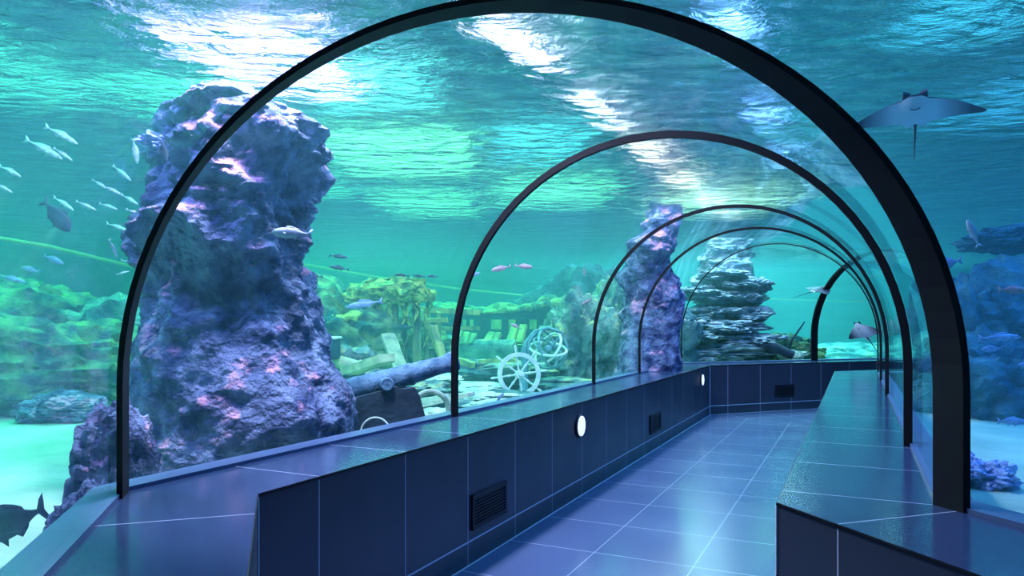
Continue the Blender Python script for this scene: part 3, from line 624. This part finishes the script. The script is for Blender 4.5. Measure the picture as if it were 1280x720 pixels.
# ------------------------------------------------------------------ fish
def loft(bm, st, n=14):
    rows = []
    for x, y, zc, hw, hh in st:
        rows.append([bm.verts.new((x, y+hw*math.cos(q), zc+hh*math.sin(q))) for q in (2*PI*j/n for j in range(n))])
    for A_, B_ in zip(rows, rows[1:]):
        for j in range(n): bm.faces.new((A_[j], A_[(j+1) % n], B_[(j+1) % n], B_[j]))
    bm.faces.new(rows[0][::-1]); bm.faces.new(rows[-1])
def fin(bm, pts, y=0, t=.006, lean=0):
    a = [bm.verts.new((x, y+t/2+abs(z)*lean, z)) for x, z in pts]; b = [bm.verts.new((x, y-t/2+abs(z)*lean, z)) for x, z in pts]; n = len(pts)
    bm.faces.new(a); bm.faces.new(b[::-1])
    for j in range(n): bm.faces.new((a[j], b[j], b[(j+1) % n], a[(j+1) % n]))
def make_fish(kind):
    """unit length, head at +x"""
    bm = bmesh.new(); H_ = {'slim': .085, 'deep': .17, 'mid': .13, 'trigger': .20}[kind]
    sh_ = {'slim': 1, 'deep': 1, 'mid': 1, 'trigger': 1.05}[kind]
    st = [(.5, 0, -.01, .006, .008), (.47, 0, -.005, .022, H_*.28), (.42, 0, 0, .036, H_*.52), (.34, 0, 0, .05, H_*.78), (.24, 0, 0, .056, H_*.95), (.12, 0, 0, .055, H_), (0, 0, 0, .048, H_*.93), (-.12, 0, 0, .036, H_*.7), (-.22, 0, 0, .024, H_*.44), (-.30, 0, 0, .014, H_*.24), (-.36, 0, 0, .009, max(.018, H_*.17)), (-.40, 0, 0, .006, max(.02, H_*.2))]
    loft(bm, st)
    k = {'slim': .10, 'deep': .15, 'mid': .13, 'trigger': .17}[kind]
    fin(bm, [(-.36, .015), (-.43, k*.7), (-.5, k), (-.475, k*.45), (-.45, 0), (-.475, -k*.45), (-.5, -k), (-.43, -k*.7), (-.36, -.015)])
    fin(bm, [(.2, H_*.9), (.12, H_*1.0+.045), (.0, H_*.93+.04), (-.12, H_*.7+.035), (-.2, H_*.45+.03), (-.22, H_*.4), (.0, H_*.85)])
    fin(bm, [(-.02, -H_*.88), (-.08, -H_*.8-.045), (-.18, -H_*.5-.03), (-.22, -H_*.42), (-.1, -H_*.7)])
    fin(bm, [(.2, -H_*.9), (.13, -H_*1.0-.05), (.1, -H_*.95)])
    for s_ in (1, -1):
        a = [bm.verts.new(p) for p in ((.22, s_*.052, -.01), (.13, s_*.085, -.05), (.10, s_*.08, -.02), (.16, s_*.055, .005))]
        b = [bm.verts.new(v.co+Vector((0, s_*.004, 0))) for v in a]; bm.faces.new(a); bm.faces.new(b[::-1])
        for j in range(4): bm.faces.new((a[j], b[j], b[(j+1) % 4], a[(j+1) % 4]))
    bmesh.ops.recalc_face_normals(bm, faces=bm.faces[:])
    me = bpy.data.meshes.new('fish_'+kind); bm.to_mesh(me); bm.free(); me.polygons.foreach_set('use_smooth', [True]*len(me.polygons)); return me
FM = {}
def fish(head, tail, Y, kind, m, label, dY=0, group=None, name='fish', roll=0, eyes=None, fat=1):
    a = at(*head, Y-dY); b = at(*tail, Y+dY); d = a-b; L_ = d.length
    key = (kind, m)
    if key not in FM:
        me = make_fish(kind); me.materials.append(MATS[m]); FM[key] = me
    o = bpy.data.objects.new(name, FM[key]); C.objects.link(o)
    x = d.normalized(); z = Vector((0, 0, 1)) if abs(x.z) < .9 else Vector((1, 0, 0)); y = z.cross(x).normalized(); z = x.cross(y)
    o.matrix_world = Matrix.Translation((a+b)/2) @ Matrix((x, y, z)).transposed().to_4x4() @ Matrix.Rotation(roll, 4, 'X') @ Matrix.Diagonal((L_, L_, L_*fat, 1))
    tag(o, label, 'fish', group)
    if eyes is None: eyes = (Vector(head)-Vector(tail)).length > 20
    if eyes:
        if 'eye' not in FM:
            bm = bmesh.new(); bmesh.ops.create_uvsphere(bm, u_segments=10, v_segments=8, radius=.014)
            FM['eye'] = bpy.data.meshes.new('eye'); bm.to_mesh(FM['eye']); bm.free(); FM['eye'].materials.append(MATS['eye_black'])
        for s_ in (1, -1):
            e = bpy.data.objects.new('eye', FM['eye']); C.objects.link(e); e.parent = o; e.location = (.41, s_*.034, .018)
    return o
fish((339, 290), (391, 293), 4.0, 'mid', 'fish_silver', 'large silver fish swimming in front of the tall rock column')
fish((88, 289), (53, 250), 5.6, 'trigger', 'fish_dark', 'dark deep bodied fish heading down among the silver school')
G1 = 'silver school left of the near arch'
school = [((97, 180), (55, 157), 'topmost long silver fish of the school at left'), ((78, 199), (30, 173), 'long silver fish just below the topmost of the left school'),
 ((91, 201), (66, 184), 'small silver fish overlapping the tail side of the second long one'), ((26, 221), (-2, 207), 'grey silver fish at the left photo edge, upper of two'), ((16, 241), (-8, 228), 'pale fish at the left photo edge, lower of two'),
 ((164, 226), (140, 206), 'silver fish steeply diving, highest of the right group in the left school'), ((133, 236), (115, 224), 'small silver fish starting the slanting chain of the left school'), ((153, 244), (127, 231), 'silver fish in the middle of the slanting chain'),
 ((173, 256), (151, 243), 'silver fish ending the slanting chain near the arch'), ((92, 263), (66, 246), 'bright silver fish just above the dark deep bodied fish'), ((121, 263), (94, 251), 'grey fish right of the bright one above the dark fish'),
 ((147, 262), (123, 254), 'small silver fish in the middle row of the left school'), ((179, 269), (157, 261), 'silver fish in the middle row nearest the arch but one'), ((189, 270), (174, 263), 'tiny silver fish in the middle row, nearest the arch'),
 ((160, 289), (132, 279), 'bright silver fish alone in the middle of the lower school'), ((189, 286), (169, 275), 'silver fish below the middle row close to the arch'), ((208, 272), (199, 265), 'tiny fish half hidden by the arch band'),
 ((171, 313), (155, 308), 'small bright fish above the pale line near the arch'), ((162, 339), (145, 343), 'small pale fish below the pale line, rising to the right'), ((147, 323), (136, 298), 'violet tinted fish hanging nearly upright over the pale line'),
 ((177, 331), (150, 325), 'silver fish lying right on the pale line near the arch'), ((172, 205), (166, 172), 'faint pinkish fish pointing down above the school')]
random.seed(3)
for hd_, tl, lb in school:
    fish(hd_, tl, 5.3+random.random()*1.6, 'slim' if lb[:5] != 'faint' else 'mid', 'fish_silver', lb, dY=random.uniform(-.04, .04), group=G1, fat=.9)
fish((80, 330), (54, 319), 7.5, 'mid', 'fish_blue', 'dim bluish fish just below the pale line at left')
fish((27, 334), (50, 340), 7.5, 'mid', 'fish_blue', 'dim dark fish left of the bluish one below the pale line')
fish((32, 353), (-3, 344), 7, 'slim', 'fish_blue', 'dim slender fish at the left edge above the reef')
G2 = 'small dark fish right of the rock column'
for hd_, tl, lb in (((435, 322), (411, 319), 'upper small dark fish just right of the rock column'), ((411, 333), (437, 337), 'second small dark fish right of the rock column'), ((380, 344), (404, 346), 'dark fish half behind the rock column edge'),
                    ((493, 343), (512, 345), 'left fish of the row of three dark fish'), ((516, 344), (531, 346), 'middle fish of the row of three dark fish'), ((533, 345), (548, 346), 'right fish of the row of three dark fish')):
    fish(hd_, tl, 7.5, 'slim', 'fish_dark', lb, group=G2)
fish((432, 384), (479, 376), 7.6, 'slim', 'fish_blue', 'long blue grey fish hovering over the timber wreck')
fish((614, 338), (639, 333), 7.5, 'mid', 'fish_pink', 'pinkish fish left of its pair above the ship hull')
fish((666, 334), (643, 332), 7.6, 'mid', 'fish_pink', 'pinkish grey fish right of its pair above the ship hull')
fish((600, 341), (584, 346), 7.8, 'mid', 'fish_blue', 'violet grey fish just right of the second arch')
fish((730, 336), (731, 345), 8, 'mid', 'fish_pink', 'tiny reddish fish pointing up left of the third arch')
fish((727, 381), (740, 373), 8.5, 'slim', 'fish_pink', 'pale pink fish slanting close to the third arch')
fish((638, 405), (652, 411), 9.5, 'mid', 'fish_pink', 'small pink fish in front of the hull windows')
fish((630, 491), (619, 503), 7.0, 'mid', 'fish_blue', 'small grey fish near the sand in front of the ship wheel')
fish((-34, 672), (60, 634), 3.15, 'mid', 'fish_dark', 'big dark fish over pale sand, cut off at the lower left', fat=1.5, eyes=True)
for hd_, tl, lb in (((848, 400), (862, 401), 'left of three pale fish in front of the layered rocks'), ((884, 402), (868, 402), 'middle of three pale fish in front of the layered rocks'), ((903, 405), (888, 404), 'right of three pale fish in front of the layered rocks')):
    fish(hd_, tl, 13, 'mid', 'fish_silver', lb, group='pale fish by the layered rocks')
fish((1166, 333), (1203, 325), 5.2, 'deep', 'fish_blue', 'oval blue fish touching the wide arch on the right')
fish((1209, 274), (1224, 309), 5.0, 'mid', 'fish_silver', 'white fish diving tail down below the ray')
fish((1284, 363), (1247, 362), 5.0, 'mid', 'fish_pink', 'violet pink fish at the right edge of the photo')
fish((1133, 268), (1135, 252), 4.2, 'slim', 'fish_silver', 'tiny white fish at the outer edge of the wide arch')
for hd_, tl, lb in (((1276, 421), (1222, 423), 'slender blue fish, upper of two on the right'), ((1226, 437), (1254, 435), 'blue fish just under the slender one on the right'), ((1272, 456), (1290, 455), 'blue fish cut by the right edge below the pair'), ((1282, 527), (1246, 526), 'blue fish low over the sand on the right')):
    fish(hd_, tl, 6.3, 'mid' if tl[0] != 1222 else 'slim', 'fish_blue', lb, group='blue fish on the right')

# ------------------------------------------------------------------ rays
def ray_belly():
    m = bpy.data.materials.new('ray_belly'); m.use_nodes = True; nt = m.node_tree; N = nt.nodes; L = nt.links; b = N['Principled BSDF']; b.inputs['Roughness'].default_value = .5
    tc = N.new('ShaderNodeTexCoord'); s = N.new('ShaderNodeSeparateXYZ'); L.new(tc.outputs['Object'], s.inputs[0])
    ab = N.new('ShaderNodeMath'); ab.operation = 'ABSOLUTE'; L.new(s.outputs[0], ab.inputs[0])
    r = N.new('ShaderNodeValToRGB'); e = r.color_ramp.elements; e[0].position = .14; e[0].color = (.70, .78, .84, 1); e[1].position = .40; e[1].color = (.03, .03, .06, 1); e2 = r.color_ramp.elements.new(.25); e2.color = (.36, .42, .50, 1)
    L.new(ab.outputs[0], r.inputs[0]); L.new(r.outputs[0], b.inputs['Base Color']); MATS['ray_belly'] = m
ray_belly()
def make_ray(name, label):
    """span 1 along x, head towards +y, belly -z"""
    bm = bmesh.new(); nx_, ny_ = 40, 14; T, Bt = [], []
    for i in range(nx_+1):
        x = -.5+i/nx_; a = abs(x)*2
        lead = .20-.30*a**1.6+(.05 if a < .17 else 0)*(1-(a/.17)**6 if a < .17 else 0); trail = -.20+.06*a+(-.0)*a
        if a > .97: trail = lead-.02
        lead = max(lead, trail+.015); rt, rb = [], []
        for j in range(ny_+1):
            t = j/ny_; y = trail+(lead-trail)*t; th = (.055*math.exp(-(a*3.2)**2)+.012*(1-a)+.002)*math.sin(PI*min(1, max(0, t*.96+.02)))**.7
            zc = .012*math.sin(a*PI)-.01*a*a
            rt.append(bm.verts.new((x, y, zc+th))); rb.append(bm.verts.new((x, y, zc-th*.6)))
        T.append(rt); Bt.append(rb)
    for i in range(nx_):
        for j in range(ny_):
            bm.faces.new((T[i][j], T[i+1][j], T[i+1][j+1], T[i][j+1])); f = bm.faces.new((Bt[i][j], Bt[i][j+1], Bt[i+1][j+1], Bt[i+1][j])); f.material_index = 1
    for i in range(nx_):
        for j in (0, ny_): bm.faces.new((T[i][j], T[i+1][j], Bt[i+1][j], Bt[i][j]))
    for i in (0, nx_):
        for j in range(ny_): bm.faces.new((T[i][j], T[i][j+1], Bt[i][j+1], Bt[i][j]))
    for s_ in (-1, 1):      # pelvic fins
        a_ = [bm.verts.new(p) for p in ((s_*.02, -.18, 0), (s_*.09, -.19, 0), (s_*.07, -.25, -.005), (s_*.03, -.24, 0))]; b_ = [bm.verts.new(v.co+Vector((0, 0, .008))) for v in a_]
        for f in (a_, b_[::-1]): bm.faces.new(f).material_index = 1
        for j in range(4): bm.faces.new((a_[j], b_[j], b_[(j+1) % 4], a_[(j+1) % 4]))
    me = bpy.data.meshes.new(name); bm.to_mesh(me); bm.free(); me.materials.append(MATS['ray_top']); me.materials.append(MATS['ray_belly'])
    o = link(name, me, None, None, label, 'ray', smooth=True)
    for s_ in (-1, 1):      # dark snout corners
        bm = bmesh.new(); vs = [(s_*.035, .20, .0), (s_*.09, .16, .0), (s_*.085, .27, .02), (s_*.03, .235, .015)]
        a_ = [bm.verts.new(p) for p in vs]; b_ = [bm.verts.new(Vector(p)+Vector((0, 0, .02))) for p in vs]; bm.faces.new(a_); bm.faces.new(b_[::-1])
        for j in range(4): bm.faces.new((a_[j], b_[j], b_[(j+1) % 4], a_[(j+1) % 4]))
        obj('snout_lobe', bm, 'ray_top', o)
    bm = bmesh.new(); tube(bm, [(0, -.18, 0), (0, -.25, 0), (.005, -.5, -.01), (.01, -.78, -.03)], [.018, .013, .008, .003], 8); obj('tail', bm, 'ray_tail', o, smooth=True)
    bm = bmesh.new(); tube(bm, [(-.035, .13, -.042), (-.02, .12, -.046), (0, .117, -.048), (.02, .12, -.046), (.035, .13, -.042)], .004, 6); obj('mouth', bm, 'ray_tail', o)
    return o
def orient(o, c, x, y, s):
    y = Vector(y).normalized(); x = Vector(x); x = (x-y*x.dot(y)).normalized(); z = x.cross(y); o.matrix_world = Matrix.Translation(c) @ Matrix((x, y, z)).transposed().to_4x4() @ Matrix.Diagonal((s, s, s, 1))
ry = make_ray('ray', 'ray with dark wing tips and pale belly gliding at the upper right')
c = at(1144, 140, 4.7); cdir = (Vector((0, 0, EYE))-c).normalized(); up = Vector((0, 0, 1)); up = (up-cdir*up.dot(cdir)).normalized()
head = up*.5+cdir*.866; rt_ = cdir.cross(up)
orient(ry, c, -rt_ if False else Vector((-1, .35, .03)), head, .80)
r2 = make_ray('ray', 'small grey ray gliding level beyond the thick far arch'); orient(r2, at(1026, 362, 13.5), (.25, -1, -.2), (1, .1, .25), .75)
r3 = make_ray('ray', 'dark ray banking at the glass edge beyond the far arch'); orient(r3, at(1078, 414, 12.8), (.55, .3, -.8), (-.75, -.1, .9), .75)

# ------------------------------------------------------------------ fittings on the tiled walls
def wall_pt(i, s, z, side=-1, out=0):
    p = (off(i, side*E(side)) if i else off(1, side*E(side)))+hd(HEAD[i])*s-perp(HEAD[i])*side*out; p.z = z; return p
def vent(i, s0, s1, z0, z1, label):
    c = wall_pt(i, (s0+s1)/2, (z0+z1)/2, -1, .0); r = empty('wall_vent', c, -math.radians(HEAD[i]-90)+PI, label=label, cat='vent', group='black wall vents')
    W, Hh = s1-s0, z1-z0      # local x along the wall, -y... out of the wall towards the walkway
    bm = bmesh.new()
    for cx_, cz_, sx, sz in ((0, Hh/2-.012, W, .024), (0, -Hh/2+.012, W, .024), (-W/2+.012, 0, .024, Hh), (W/2-.012, 0, .024, Hh)): box(bm, (cx_, .008, cz_), (sx, .016, sz))
    obj('frame', bm, 'vent_black', r)
    bm = bmesh.new(); box(bm, (0, .002, 0), (W-.03, .004, Hh-.03)); obj('backing', bm, 'black_edge', r)
    k = 9
    for j in range(k):
        bm = bmesh.new(); box(bm, (0, .009, -Hh/2+.03+(Hh-.06)*j/(k-1)), (W-.04, .012, .007)); obj('slat', bm, 'vent_black', r)
vent(1, 1.81, 2.305, .215, .44, 'black louvred vent low on the left wall, nearest the camera')
vent(1, 6.22, 6.72, .215, .44, 'black louvred vent low on the left wall, beyond the round light')
vent(2, 1.40, 1.83, .24, .46, 'black vent in the tiled wall at the far bend')
def wlamp(s, z, r_, label):
    c = wall_pt(1, s, z); r = empty('wall_light', c, -math.radians(H2-90)+PI, label=label, cat='light', group='round wall lights')
    bm = bmesh.new(); tube(bm, [(0, 0, 0), (0, .012, 0), (0, .02, 0)], [r_, r_, r_*.93], 36); obj('rim', bm, 'vent_black', r)
    bm = bmesh.new(); tube(bm, [(0, .015, 0), (0, .028, 0), (0, .034, 0)], [r_*.86, r_*.84, r_*.6], 36); obj('diffuser', bm, 'lamp_white', r)
wlamp(3.80, .632, .105, 'round white wall light on the left wall, nearer the camera')
wlamp(9.4, .646, .10, 'round white wall light on the left wall, far one before the bend')
